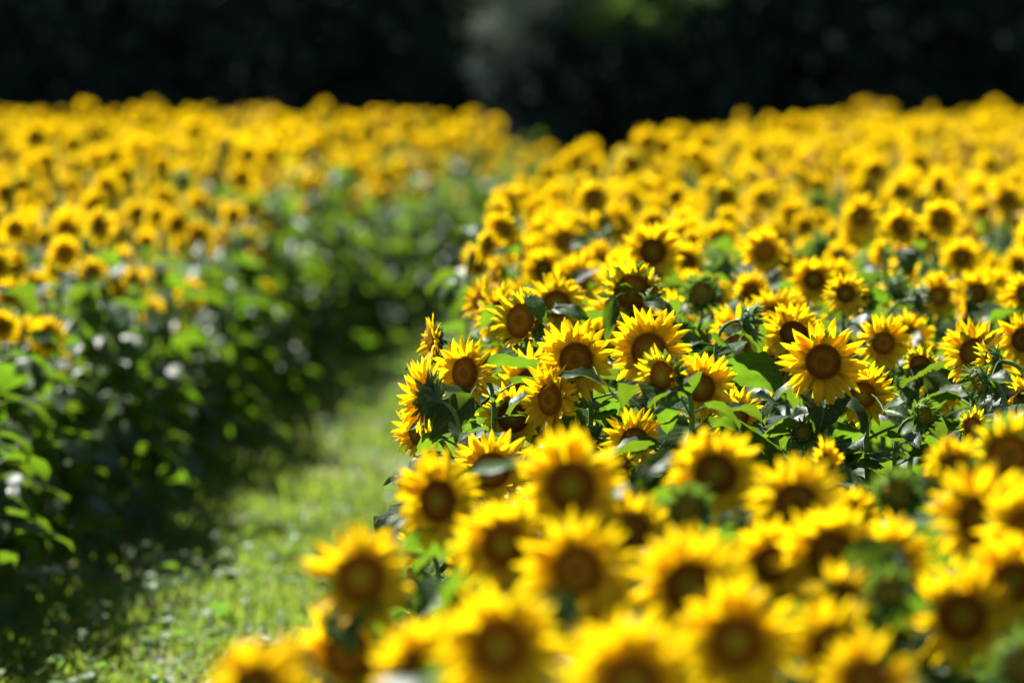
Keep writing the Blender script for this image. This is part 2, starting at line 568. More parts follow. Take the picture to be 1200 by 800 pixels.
# Sunflowers read off the photograph: disc centre, diameter over the petals (photo pixels), yaw (+ faces left), pitch, kind, label, distance or None
SUN = [
 (507,399,58,72,5,'open','small sunflower in profile facing the path, alone at the upper edge of sharp clump',16.3),
 (546,437,84,38,4,'open','crisp sunflower with narrow oval disc turned toward the path above a pointed green leaf',15.8),
 (499,466,84,118,10,'open','sunflower turned away showing its dark green back above a white leaf',15.6),
 (489,507,66,55,-5,'open','sunflower half hidden under the turned away one, brown oval disc facing the path',15.9),
 (564,352,56,58,8,'open','soft sunflower facing the path, outermost in the trio behind the sharp clump',18.8),
 (587,368,72,42,5,'open','sunflower with dark tall disc, middle of the trio along path edge',18.0),
 (611,376,72,38,10,'half','cup shaped sunflower with pale disc and green bracts under a curled bright leaf',16.8),
 (652,357,76,-5,24,'open','upward tilted sunflower directly behind the curled leaf, petals fanned against other blooms',17.8),
 (676,422,92,18,2,'open','large sunflower with big brown disc beside the white edged leaf, left of bud pair',15.7),
 (646,468,86,44,2,'open','sharp sunflower with tall oval disc and visible dark green bracts on its stem side',15.7),
 (622,452,88,22,0,'open','sunflower pressed close behind the sharp oval disc one, its own disc covered',16.4),
 (601,489,80,6,-14,'open','nodding sunflower with hanging lower petals and brown disc, below the tall oval disc one',16.0),
 (576,552,98,8,22,'open','sharp sunflower whose disc is crossed by a blurred white leaf blade',14.9),
 (697,400,64,12,5,'open','sunflower peeking out behind the large brown disc bloom, disc mostly covered',18.0),
 (741,343,74,4,22,'half','sunflower with pale green disc and short lower petals above a downward hanging leaf',17.2),
 (727,370,74,8,0,'open','sunflower with dark disc tucked right under the pale green disc one',18.6),
 (761,411,96,12,3,'open','wide sunflower with ragged outer petals and brown disc just above the cup shaped bloom',15.9),
 (777,440,62,38,2,'half','small cup shaped sunflower with reddish inner petals and green back, overlapping the wide one',15.0),
 (822,343,38,2,6,'bud','round green bud with spiky bracts and flat brown face on upright stem',18.6),
 (787,389,36,-14,12,'bud','green spiky bud leaning away beside the wide sunflower, larger of bud pair',17.2),
 (818,395,28,-5,25,'bud','small green bud looking upward, smaller of the bud pair',17.4),
 (821,454,76,2,0,'open','sunflower with long pale lower petals beside the cup shaped bloom',15.4),
 (864,486,62,4,2,'open','smallish round sunflower with soft orange centre standing below the bent stem',15.8),
 (869,394,72,8,2,'open','sunflower crossed by a thick bent green stem in front of its disc',18.2),
 (881,376,40,-82,0,'bud','flat green head in exact profile hanging from the thick bent stem',16.6),
 (907,371,62,5,8,'open','sunflower with dark disc just above the profile head',18.8),
 (911,428,66,-4,0,'open','sunflower behind the hooked bare stem, its disc in shade',17.2),
 (930,392,74,-6,28,'open','upward facing sunflower fanned out above the largest crisp bloom',17.0),
 (965,424,92,4,2,'open','largest crisp sunflower with full round petals and concentric brown disc facing camera',15.6),
 (954,328,54,2,4,'open','compact round sunflower with greenish disc and short petals on straight stem',20.0),
 (1004,348,50,36,4,'half','half opened orange sunflower turned sideways with spiky green back',19.0),
 (1035,402,60,0,6,'open','small starry sunflower with green centred disc beside a bright white leaf',17.4),
 (1064,394,58,-22,5,'open','sunflower half covered by the small starry one, turned away from the path',18.6),
 (1011,463,72,8,2,'open','sunflower with egg shaped disc and long hanging petals below the small starry one',15.8),
 (1078,428,42,0,8,'half','unopened yellow green bloom with claw like petals over two leaves',16.8),
 (1099,455,64,8,0,'open','sunflower behind shadowed leaves with lower petals bright below them',17.2),
 (1142,414,78,4,10,'open','broad sunflower half covered by a profile bloom with folded yellow petals',16.6),
 (1160,424,48,78,0,'half','folded sunflower in profile standing in front of the broad one',15.8),
 (1146,447,36,60,-25,'bud','drooping dark green bud with a few yellow tips beside a white leaf',15.6),
 (1163,343,62,2,4,'open','soft round sunflower with dark green disc near the frame edge, upper of the pair',None),
 (1100,347,54,0,10,'open','soft sunflower above the spiky green buds, greenish disc',20.4),
 (1200,358,66,8,2,'open','soft sunflower cut by the frame edge beside the upper round one',None),
 (1206,472,74,12,4,'open','sharp sunflower cut by the frame edge in the middle of the height',15.8),
 (1200,398,64,15,8,'open','sunflower at the frame edge over the broad one, petals pointing inward',17.6),
 (941,507,28,10,14,'bud','tiny round yellow green bud low among the stems under the largest bloom',15.6),
 (1083,486,34,-40,12,'bud','spiky dark green bud low among stems under shadowed leaves',15.8),
 (1053,338,34,-70,10,'bud','spiky green bud seen from behind, upper of the two leaning away',19.0),
 (1078,352,34,-95,0,'bud','spiky green bud seen from behind, lower of the two leaning away',18.6),
 (765,295,70,0,5,'open','soft round sunflower rising highest, greenish disc ringed with brown',19.8),
 (896,295,54,4,4,'open','soft round sunflower with large dark disc and short petals above the field',20.6),
 (845,280,44,0,4,'open','soft sunflower with dark disc between the two tall round ones, further back',24),
 (806,277,48,0,5,'open','soft sunflower directly beside the highest round one, further back',23.4),
 (722,262,46,5,4,'open','soft sunflower with dark greenish disc above a white leaf glint',25),
 (676,330,62,10,14,'open','soft sunflower with a pale leaf lying across its disc',20.4),
 (703,309,50,10,8,'open','soft sunflower between the white leaf glint and the highest round one',21.5),
 (845,315,34,150,10,'bud','soft green bud seen from behind between the two tall round blooms',20.4),
 (629,300,54,32,4,'open','soft sunflower turned to the path, lowest of the blurred stack at the path edge',22),
 (637,272,46,30,4,'open','soft sunflower turned to the path, second lowest of the blurred stack',24.4),
 (630,250,46,40,4,'open','soft sunflower turned to the path, third from the bottom of the blurred stack',26.4),
 (668,270,48,10,6,'open','soft sunflower beside the blurred stack, one bloom in from the path',24.8),
 (650,236,42,18,8,'open','soft sunflower crowning the blurred stack at the path edge',27.4),
 (582,322,46,68,4,'open','small soft sunflower in profile above the trio at the path edge',20.6),
 (515,587,104,34,3,'open','blurred sunflower with tall oval disc, nearest the path above the lone white leaf tip',None),
 (424,678,120,12,16,'open','blurred large sunflower overhanging the grass, upper of the outermost pair',None),
 (409,766,112,4,2,'open','blurred sunflower with round dark disc, lower of the outermost pair',None),
 (496,786,112,2,4,'open','blurred sunflower between the outermost pair and the big disc one, cut by frame bottom',9.9),
 (586,757,138,2,2,'open','big blurred sunflower with egg shaped disc near the frame bottom beside a green leaf',None),
 (298,806,104,10,18,'open','blurred sunflower cut by the frame bottom, lowest and closest to the grass',9.3),
 (338,788,96,62,16,'open','blurred sunflower petals leaning to the grass behind the lower outermost bloom',10.0),
 (591,638,108,12,4,'open','blurred sunflower with brown disc directly under the leaf crossed bloom',11.3),
 (669,570,118,0,3,'open','blurred full round sunflower with green centre below the sharp clump',None),
 (678,668,124,20,2,'open','blurred sunflower with oval disc half covered by neighbouring petals under the full round one',None),
 (838,556,104,-4,16,'open','blurred sunflower with low set disc rising above the green bud',12.0),
 (805,596,50,0,6,'bud','blurred dark green bud among yellow blooms, under the low set disc bloom',11.7),
 (740,622,92,-6,34,'open','blurred upward facing sunflower between the full round one and the bud',11.6),
 (809,688,128,6,12,'open','blurred sunflower with its disc cut by neighbouring petals under the green bud',None),
 (863,752,128,0,3,'open','blurred round sunflower with green centred disc near the frame bottom beside the cut disc one',None),
 (740,802,146,0,6,'open','blurred sunflower whose disc is cut by the frame bottom, widest bloom of all',None),
 (718,738,94,4,30,'open','blurred upward facing sunflower squeezed above the widest bloom',10.6),
 (933,591,108,2,22,'open','blurred upward tilted sunflower under the sharp stems, disc wider than tall',11.7),
 (975,650,118,4,2,'open','blurred round sunflower with clean brown disc between upward tilted and leaf covered ones',None),
 (1051,579,52,0,4,'bud','blurred round bud with brown face and bright green bracts, alone among stems',12.0),
 (1152,608,120,8,2,'open','blurred full sunflower with tall brown disc beside the round green bud',None),
 (1206,622,112,4,2,'open','blurred sunflower cut by the frame edge beside the tall disc one',11.0),
 (1128,722,118,0,2,'open','blurred full sunflower with round green centred disc above a big leaf',None),
 (1187,682,100,-4,16,'open','blurred sunflower with small visible disc by the frame edge between two full ones',10.9),
 (905,661,92,0,14,'open','blurred sunflower with a petal folded across its disc beside the clean brown disc one',11.2),
 (1040,655,94,-6,14,'open','blurred sunflower with a broad green leaf over its lower half',11.3),
 (975,757,106,8,14,'open','blurred sunflower with half hidden disc behind the frame bottom bloom',10.2),
 (1014,796,104,0,18,'open','blurred upward tilted sunflower in front, cut by frame bottom beside a long leaf',9.6),
 (1041,692,48,-5,22,'bud','blurred yellow green bud under the broad leaf',10.8),
 (968,545,62,-58,10,'open','fairly sharp sunflower facing away from the path behind upward tilted one',14.0),
 (1120,550,76,10,8,'open','blurred sunflower in shade behind the tall disc bloom',12.6),
 (1182,534,84,-4,24,'half','blurred greenish sunflower near the frame edge with a flat shaded disc',12.2),
 (1084,640,74,-10,20,'open','fairly sharp sunflower petals between the leaf covered one and the tall disc bloom',13.2),
 (1198,778,66,-10,12,'bud','blurred green bud among big leaves in the frame corner',9.9),
 (744,516,72,-4,30,'open','sharp upward facing sunflower low among leaves, petals glowing between stems',15.4),
 (998,606,66,0,20,'open','fairly sharp sunflower low behind the round bud, only petals showing',13.0),
 (726,545,44,12,10,'half','small half opened sunflower deep in shade among leaves and stems',15.2),
 (488,640,50,30,5,'half','small sharp half opened sunflower under the tall oval disc bloom',14.6),
 (560,660,70,20,15,'open','fairly sharp sunflower deep between blurred blooms, only a petal edge showing',12.9),
 (1140,500,40,-20,15,'half','half opened sunflower low among leaves near the frame edge',15.4),
 (985,700,80,0,25,'open','blurred upward facing sunflower below the clean brown disc one',10.9),
]

plants = []
for (px, py, D, yaw, pitch, kind, label, dist) in SUN:
    if dist is None:
        ds = FPX * .205 / D
        dz = FPX * (HC - 1.42) / (py - HORIZON)
        dist = .7 * ds + .3 * dz
    h = ground_scale_point(px, py, dist)
    sz = D * dist / FPX * (1.0 if kind == 'bud' else 1.17 if dist < 13.5 else 1.09)
    p = new_plant(h, sz, yaw, pitch, kind, R.choice((12, 13, 14)), .38, 1.08)
    p.label = label
    p.group = 'sunflowers in the sharp band of the field' if 14.0 <= dist <= 17.5 else ('blurred sunflowers at the front of the field' if dist < 14 else 'softly blurred sunflowers just behind the sharp band')
    p.d = dist
    p.hand = True
    p.key = (px, py)
    plants.append(p)
hand_xy = np.array([(p.head.x, p.head.y) for p in plants])


def rand_kind():
    r = R.random()
    return 'open' if r < .84 else ('half' if r < .91 else 'bud')


def auto_plant(x, y, zmean, nleaf, low, leafscale=1.0, yaw0=8, kind=None, zs=.09, high=1.0):
    kind = kind or rand_kind()
    size = {'open': R.uniform(.135, .192), 'half': R.uniform(.12, .15), 'bud': R.uniform(.085, .115)}[kind]
    zmean -= max(0, y - 36) * (.0112 if x < left_edge(y) + .1 else .0110)
    z = R.gauss(zmean, zs) - (.08 if kind == 'bud' else 0)
    p = new_plant((x, y, z), size, R.gauss(yaw0, 31), R.gauss(5, 15), kind, nleaf, low, leafscale, high)
    p.d = y
    p.hand = False
    p.side = False
    return p


auto = []
# the right field behind and beside the sharp clump, in jittered rows
y = 9.2
while y < 58.5:
    step = .362 if y < 23 else .325
    x = right_edge(y) + .06
    xmax = .094 * y + 1.7
    while x < xmax:
        qx, qy = x + R.gauss(0, .09), y + R.gauss(0, .12)
        inframe = abs(qx) < .094 * qy
        near_hand = np.min(np.hypot(hand_xy[:, 0] - qx, (hand_xy[:, 1] - qy) * .6)) < .20
        if not near_hand and (qy > 21.3 or (qx > .0945 * qy + .1 and qy > 9)):
            auto.append(auto_plant(qx, qy, 1.42 + .03 * math.sin(qx * 2.1 + qy * .35), 9 if qy < 30 else 6, .36, high=.84 if qy < 26 else .76))
        x += step
    y += step
# lower blooms between the ones read off the photograph
fill = []
for _ in range(4000):
    if len(fill) >= 58:
        break
    qy = R.uniform(15.0, 21.5)
    qx = R.uniform(right_edge(qy) + .12, .094 * qy + .1)
    pts_xy = np.array([(f.head.x, f.head.y) for f in fill] + [tuple(v) for v in hand_xy])
    if np.min(np.hypot(pts_xy[:, 0] - qx, (pts_xy[:, 1] - qy) * .5)) < .17:
        continue
    fx, fy, _s = to_pixel(qx, qy, 1.22 if qy < 18 else 1.33)
    if fx > 820 and 440 < fy < 590 or R.random() < .3:
        continue
    fill.append(auto_plant(qx, qy, 1.22 if qy < 18 else 1.33, 9, .35, 1.1))
auto += fill
# low immature plants where the path turns behind the right field
for _ in range(60):
    qy = R.uniform(46, 57)
    qx = R.uniform(left_edge(qy) + .25, right_edge(qy))
    auto.append(auto_plant(qx, qy, 1.00, 9, .15, 1.1, 8, 'bud' if R.random() < .93 else 'open', .12))
# the left field
y = 16.5
while y < 58.5:
    x = left_edge(y) - .10
    k = 0
    while x > -.094 * y - 1.9:
        qx, qy = x + R.gauss(0, .06 if k == 0 else .09), y + R.gauss(0, .10)
        edge = k < 2
        p = auto_plant(qx, qy, (1.18 if k == 0 else 1.30) if edge else (1.37 if k == 2 else 1.42), (20 if qy < 40 else 14) if k == 0 else (16 if k == 1 else 9), .16 if edge else .25, 1.1, 4,
                       ('open' if R.random() < (.82 if k == 0 else .93) else 'bud') if edge else None, (.19 if k == 0 else .14) if edge else .09, .82 if k == 0 else .72)
        p.edge = k
        p.side = True
        auto.append(p)
        x -= .335
        k += 1
    y += .345

# how much of each head shows: coarse depth-sorted coverage of the frame
cover = np.zeros((267, 400), bool)
yy, xx = np.mgrid[0:267, 0:400]
for p in sorted(plants + auto, key=lambda q: q.head.y):
    px, py, sc = to_pixel(*p.head)
    r = max(.6, .5 * sc * p.scale * {'open': .19, 'half': .13, 'bud': .08}[p.kind] / 3)
    cx, cy = px / 3, py / 3
    if cx < -r or cx > 400 + r or cy < -r or cy > 267 + r:
        p.visible = 0
        continue
    m = (xx - cx) ** 2 + (yy - cy) ** 2 < r * r
    p.visible = int((m & ~cover).sum())
    cover |= m
    if getattr(p, 'side', False) and p.edge == 0 and px > -5:
        p.visible += int(.02 * sc * sc * (.6 if py < 800 else 0) / 9)

MAXN = 300
auto.sort(key=lambda q: -q.visible)
chosen = auto[:MAXN - len(plants)]
rest = auto[MAXN - len(plants):]

ORD = ['first', 'second', 'third', 'fourth', 'fifth', 'sixth', 'seventh', 'eighth', 'ninth', 'tenth', 'eleventh', 'twelfth', 'thirteenth', 'fourteenth', 'fifteenth', 'sixteenth',
       'seventeenth', 'eighteenth', 'nineteenth', 'twentieth']
edge_row = sorted([p for p in chosen if p.side and p.edge == 0], key=lambda q: q.d)
for i, p in enumerate(edge_row):
    p.group = 'tall leafy sunflowers along the shaded edge of the path'
    bloom = {'open': 'an open bloom', 'half': 'a half opened bloom', 'bud': 'a green bud'}[p.kind]
    if i < 20:
        p.label = 'blurred leafy sunflower with %s, %s from the camera along the shaded path edge' % (bloom, ORD[i])
    else:
        p.group = 'far leafy sunflowers along the shaded edge of the path'
        p.label = 'blurred leafy sunflower further along the shaded edge of the grass path'
for p in chosen:
    if p.label:
        continue
    if p.side:
        p.group = 'blurred sunflowers in the field across the path'
        p.label = 'blurred orange yellow sunflower in the field across the path, beyond the shaded edge'
    else:
        p.group = 'blurred sunflowers in the far rows behind the sharp band'
        p.label = 'blurred yellow sunflower in the far rows behind the sharp band, too soft to tell apart'
plants += chosen

# Leaves read off the photograph: plant, blade base and tip (photo pixels), distance, blade width, how far the blade turns to the camera
LEAF_AT = [
 ((669, 570), (643, 556), (544, 557), 12.3, .095, .14),
 ((546, 437), (546, 461), (490, 471), 15.75, .07, .42),
 ((546, 437), (549, 468), (505, 514), 15.6, .085, .95),
 ((611, 376), (620, 349), (640, 380), 16.5, .05, .70),
 ((652, 357), (652, 362), (694, 377), 17.3, .05, .55),
 ((741, 343), (719, 352), (710, 401), 17.0, .045, 1.0),
 ((741, 343), (757, 352), (792, 369), 17.0, .045, .60),
 ((869, 394), (866, 409), (802, 429), 16.9, .045, .50),
 ((1040, 655), (1046, 648), (984, 702), 11.0, .12, .80),
 ((586, 757), (642, 700), (655, 752), 9.9, .10, 1.0),
 ((1011, 463), (1036, 482), (1062, 470), 15.6, .06, .36),
 ((1160, 424), (1162, 443), (1187, 448), 15.5, .055, .45),
 ((515, 587), (483, 600), (441, 649), 12.9, .05, .34),
 ((838, 556), (784, 532), (748, 574), 12.3, .05, .40),
 ((676, 330), (692, 318), (660, 343), 20.0, .05, .40),
 ((676, 422), (702, 447), (653, 441), 15.45, .07, .26),
 ((1035, 402), (1014, 404), (993, 412), 17.2, .045, .42),
 ((703, 309), (690, 284), (666, 291), 21.0, .065, .38),
 ((864, 486), (908, 472), (882, 466), 15.6, .06, .38),
 ((821, 454), (800, 468), (764, 492), 15.3, .06, .55),
]


def placed_leaf(p, b, t, d, width, tilt):
    """A leaf whose petiole starts on the stem of p and whose blade runs from b to t."""
    B, T = ground_scale_point(*b, d), ground_scale_point(*t, d - .04)
    S = min(p.pts[6:], key=lambda q: (q - B).length + (2 if q.z > B.z + .03 else 0)) if any(q.z <= B.z + .03 for q in p.pts[6:]) else p.pts[8]
    ax = (T - B)
    L = ax.length
    x = ax.normalized()
    nrm = Vector((0, -math.sin(tilt * 1.35), math.cos(tilt * 1.35)))
    y = nrm.cross(x).normalized()
    z = x.cross(y)
    g = Geo()
    c = S.lerp(B, .55) + Vector((0, 0, .04))
    pet = [S * (1 - k) ** 2 + c * 2 * k * (1 - k) + B * k ** 2 for k in (0, .2, .4, .6, .8, 1)]
    tube = tube_geo(pet, [.0030, .0027, .0025, .0024, .0023, .0022], 6)
    g.add(tube.V, tube.Q, tube.T)
    nu, nv = 12, 9
    tt, ss = np.linspace(0, 1, nu), np.linspace(-1, 1, nv)
    w = width * .5 * np.sin(math.pi * tt ** .62) ** .85 + .002
    w *= 1 + .05 * np.cos(np.arange(nu) * math.pi)
    ph = R.uniform(0, 6)
    lat = w[:, None] * ss
    back = -.12 * L * np.exp(-(tt / .16) ** 2)[:, None] * np.abs(ss) ** 1.2
    arch = .10 * L * np.sin(math.pi * tt)[:, None]
    hh = arch + .22 * np.abs(lat) + .045 * L * np.sin(tt[:, None] * 9 + ph + ss * 2.2) * np.abs(ss) ** 1.5
    P = np.array(B) + (tt[:, None] * L + back)[..., None] * np.array(x) + lat[..., None] * np.array(y) + hh[..., None] * np.array(z)
    rv = R.random()
    A = np.stack([np.broadcast_to(tt[:, None], lat.shape), np.broadcast_to(ss * .5 + .5, lat.shape), np.full(lat.shape, rv)], -1)
    g.grid(P, A, nu, nv)
    g.done()
    g.V = g.V - np.array(p.root)
    return g


by_key = {p.key: p for p in plants if getattr(p, 'key', None)}
for k, b, t, d, w, tilt in LEAF_AT:
    by_key[k].placed = getattr(by_key[k], 'placed', []) + [placed_leaf(by_key[k], b, t, d, w, tilt)]

# ------------------------------------------------------------------ sunflowers as objects
MESH = {}
for k in KINDS:
    for i, (d, p, b) in enumerate(GEO[0][k]):
        MESH[k, i] = (mesh_of('flower_disc', [(d, M_BUD if k == 'bud' else M_DISC)]), mesh_of('petals', [(p, M_PETAL)]), mesh_of('bracts', [(b, M_BRACT)]))
LEAF_MESH = [mesh_of('leaf', [(g, M_LEAF)]) for g in LEAVES[0]]


def link(name, data, parent=None):
    o = bpy.data.objects.new(name, data)
    C.objects.link(o)
    if parent is not None:
        o.parent = parent
    return o


def build_plant(p):
    root = link('sunflower', None)
    root.empty_display_size = .1
    root.location = p.root
    root['label'] = p.label
    root['category'] = 'sunflower'
    root['group'] = p.group
    g = tube_geo([q - p.root for q in p.pts], p.rads, 8)
    link('stem', mesh_of('stem', [(g, M_STEM)]), root)
    d, pe, br = MESH[p.kind, p.var]
    h = link('flower_disc', d, root)
    h.matrix_local = Matrix.Translation(p.head - p.root) @ (p.rot * p.scale).to_4x4()
    link('petals', pe, h)
    link('bracts', br, h)
    for g in getattr(p, 'placed', []):
        link('leaf', mesh_of('leaf', [(g, M_LEAF)]), root)
    for pos, phi, tilt, sz, var in p.leaves:
        o = link('leaf', LEAF_MESH[var], root)
        o.location = pos - p.root
        o.rotation_euler = (R.gauss(0, .2), tilt, phi)
        o.scale = (sz, sz, sz)


for p in plants:
    build_plant(p)


# ------------------------------------------------------------------ the rest of both fields as one mass
class Mass:
    def __init__(self):
        self.V, self.Q, self.T, self.M, self.n = [], [], [], [], 0

    def add(self, g, mi, A=None, o=None, rnd=None):
        V = g.V if A is None else g.V @ np.asarray(A, float).T
        if o is not None:
            V = V + np.asarray(o, float)
        T = g.T
        if rnd is not None:
            T = T.copy()
            T[:, 2] = (T[:, 2] + rnd) % 1
        self.V.append(V)
        self.Q.append(g.Q + self.n)
        self.T.append(T)
        self.M.append(np.full(len(g.Q), mi))
        self.n += len(V)

    def mesh(self, name, mats, smooth=True):
        return raw_mesh(name, np.concatenate(self.V), np.concatenate(self.Q), np.concatenate(self.T), np.concatenate(self.M), mats, smooth)


def rest_mass():
    ms = Mass()
    for p in rest:
        rnd = R.random()
        A = np.array(p.rot) * p.scale
        d, pe, br = GEO[1][p.kind][p.var]
        ms.add(d, 2 if p.kind == 'bud' else 1, A, p.head, rnd)
        ms.add(pe, 0, A, p.head, rnd)
        ms.add(br, 4, A, p.head, rnd)
        ms.add(tube_geo([p.pts[i] for i in (0, 4, 8, 10, 13, 16)], [p.rads[i] for i in (0, 4, 8, 10, 13, 16)], 5), 5)
        for pos, phi, tilt, sz, var in p.leaves:
            A2 = np.array(Matrix.Rotation(phi, 3, 'Z') @ Matrix.Rotation(tilt, 3, 'Y')) * sz
            ms.add(LEAVES[1][var], 3, A2, pos, R.random())
    return ms.mesh('sunflower_field', [M_PETAL, M_DISC, M_BUD, M_LEAF, M_BRACT, M_STEM])


o = link('sunflower_field', rest_mass())
o['kind'] = 'stuff'
o['label'] = 'mass of blurred yellow sunflowers filling both fields into the distance'
o['category'] = 'sunflower field'


# ------------------------------------------------------------------ ground, path, grass
def ground_mat():
    m, nt, out = mat_new('field_soil')
    tx = nd(nt, 'ShaderNodeTexCoord')
    n1 = nd(nt, 'ShaderNodeTexNoise')
    n1.inputs['Scale'].default_value = 1.3
    n1.inputs['Detail'].default_value = 6
    nt.links.new(tx.outputs['Object'], n1.inputs['Vector'])
    c = ramp(nt, n1.outputs['Fac'], [(.3, (.035, .025, .014)), (.55, (.06, .043, .024)), (.75, (.036, .05, .016))])
    p = nd(nt, 'ShaderNodeBsdfPrincipled')
    p.inputs['Roughness'].default_value = .95
    nt.links.new(c, p.inputs['Base Color'])
    n2 = nd(nt, 'ShaderNodeTexNoise')
    n2.inputs['Scale'].default_value = 22
    n2.inputs['Detail'].default_value = 5
    nt.links.new(tx.outputs['Object'], n2.inputs['Vector'])
    b = nd(nt, 'ShaderNodeBump')
    b.inputs['Distance'].default_value = .04
    nt.links.new(n2.outputs['Fac'], b.inputs['Height'])
    nt.links.new(b.outputs[0], p.inputs['Normal'])
    nt.links.new(p.outputs[0], out.inputs[0])
    return m


def path_mat():
    m, nt, out = mat_new('path_turf')
    tx = nd(nt, 'ShaderNodeTexCoord')
    n1 = nd(nt, 'ShaderNodeTexNoise')
    n1.inputs['Scale'].default_value = 2.2
    n1.inputs['Detail'].default_value = 6
    nt.links.new(tx.outputs['Object'], n1.inputs['Vector'])
    c = ramp(nt, n1.outputs['Fac'], [(.36, (.21, .16, .09)), (.52, (.15, .155, .055)), (.7, (.10, .15, .034))])
    p = nd(nt, 'ShaderNodeBsdfPrincipled')
    p.inputs['Roughness'].default_value = .95
    nt.links.new(c, p.inputs['Base Color'])
    n2 = nd(nt, 'ShaderNodeTexNoise')
    n2.inputs['Scale'].default_value = 35
    n2.inputs['Detail'].default_value = 5
    nt.links.new(tx.outputs['Object'], n2.inputs['Vector'])
    b = nd(nt, 'ShaderNodeBump')
    b.inputs['Distance'].default_value = .03
    nt.links.new(n2.outputs['Fac'], b.inputs['Height'])
    nt.links.new(b.outputs[0], p.inputs['Normal'])
    nt.links.new(p.outputs[0], out.inputs[0])
    return m


g = Geo()
g.add([(-400, -60, 0), (400, -60, 0), (400, 700, 0), (-400, 700, 0)], [[0, 1, 2, 3]], [[0, 0, 0]] * 4)
o = link('ground', mesh_of('ground', [(g.done(), ground_mat())], False))
o['kind'] = 'structure'

ds = np.linspace(2, 64, 63)
P = np.array([[(left_edge(d) - .05, d, .004), (right_edge(d) - .02, d, .004)] for d in ds])
g = Geo()
g.grid(P[:, ::-1][:, ::-1], np.zeros(P.shape), len(ds), 2)
g.done()
g.Q = g.Q[:, ::-1]
o = link('path', mesh_of('path', [(g, path_mat())], False))
o['kind'] = 'structure'

M_GRASS = make_leaf_mat('grass_blade', (.09, .14, .024), (.19, .225, .055), (.27, .38, .036), .42, .6, .15)
M_WEED = make_leaf_mat('weed_leaf', (.04, .095, .018), (.075, .15, .028), (.16, .30, .025), .38, .5, .25)


def path_points(n, dlo, dhi, grow):
    d = dlo * (dhi / dlo) ** N.random(n)
    l = -1.95 + .048 * (d - 21.6) + .027 * np.maximum(0, d - 38) - grow
    r = np.interp(d, RE_D, RE_X) + grow
    return l + (r - l) * N.random(n), d


def clump_field(x, y):
    return .5 + .5 * np.sin(x * 3.1 + np.sin(y * 1.3) * 1.4) * np.cos(y * .9 + np.sin(x * 2.3)) + .25 * np.sin(x * 9.7 + y * 3.3)


def grass_mesh():
    n = 140000
    x, y = path_points(n, 14, 62, .25)
    c = clump_field(x, y)
    keep = N.random(n) < np.clip(.10 + .95 * c, .06, 1)
    x, y, c = x[keep], y[keep], c[keep]
    n = len(x)
    h = (.025 + .055 * N.random(n)) * (.7 + .6 * np.clip(c, 0, 1))
    tall = N.random(n) < .02
    h[tall] *= 2.2
    w = .004 + .005 * N.random(n)
    a = N.random(n) * 2 * math.pi
    lean = .3 + .8 * N.random(n)
    b = a + N.normal(0, .8, n) + math.pi / 2
    base = np.stack([x, y, np.full(n, .004)], -1)
    sd = np.stack([np.cos(a), np.sin(a), 0 * a], -1) * w[:, None]
    ld = np.stack([np.cos(b), np.sin(b), 0 * b], -1)
    midp = base + ld * (h * lean * .25)[:, None] + np.array([0, 0, 1]) * (h * .62)[:, None]
    tip = base + ld * (h * lean * .9)[:, None] + np.array([0, 0, 1]) * h[:, None]
    V = np.stack([base - sd, base + sd, midp + sd * .8, midp - sd * .8, tip], 1).reshape(-1, 3)
    i = np.arange(n)[:, None] * 5
    Q = np.concatenate([i + np.array([[0, 1, 2, 3]]), i + np.array([[3, 2, 4, 4]])], 0)
    r = N.random(n)
    T = np.stack([np.tile([0, 0, .6, .6, 1.0], (n, 1)), np.tile([.25, .25, .3, .3, .3], (n, 1)), np.repeat(r[:, None], 5, 1)], -1).reshape(-1, 3)
    return raw_mesh('grass', V, Q, T, np.zeros(len(Q)), [M_GRASS])


def weeds_mesh():
    """Low broad-leaved weeds: clover and plantain leaves in loose tufts."""
    ms = Mass()
    protos = leaf_set(1, 6)
    nt_ = 1500
    x, y = path_points(nt_, 17.8, 58, .15)
    rel = N.random(nt_)
    for i in range(nt_):
        k = R.randint(3, 8)
        big = R.random() < .10 or (y[i] < 27 and R.random() < .12)
        # taller weeds grow at the foot of the right field
        for _ in range(k):
            s = R.uniform(.025, .055) * (1.7 if big else 1)
            hgt = R.uniform(.01, .07) * (2.2 if big else 1)
            A = np.array(Matrix.Rotation(R.uniform(0, 6.28), 3, 'Z') @ Matrix.Rotation(R.gauss(0, .45), 3, 'Y') @ Matrix.Rotation(R.gauss(0, .35), 3, 'X')) * s
            ms.add(R.choice(protos), 0, A, (x[i] + R.gauss(0, .05), y[i] + R.gauss(0, .05), hgt), R.random())
    return ms.mesh('weeds', [M_WEED])


o = link('grass', grass_mesh())
o['kind'] = 'stuff'
o['label'] = 'short bright green grass covering the path between the fields'
o['category'] = 'grass'
o = link('weeds', weeds_mesh())
o['kind'] = 'stuff'
o['label'] = 'small broad leaved weeds scattered through the path grass'
o['category'] = 'weeds'


# ------------------------------------------------------------------ wood behind the fields
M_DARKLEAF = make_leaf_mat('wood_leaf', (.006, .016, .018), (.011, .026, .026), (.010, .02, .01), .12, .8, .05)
M_BARK = make_green('bark', (.014, .012, .010), (.034, .029, .024), .9, 14)
M_PALELEAF = make_leaf_mat('pale_leaf', (.22, .26, .18), (.31, .35, .26), (.20, .25, .14), .25, .5, .35)
M_LIMELEAF = make_leaf_mat('tree_leaf', (.045, .09, .02), (.085, .15, .032), (.16, .28, .03), .36, .5, .4)


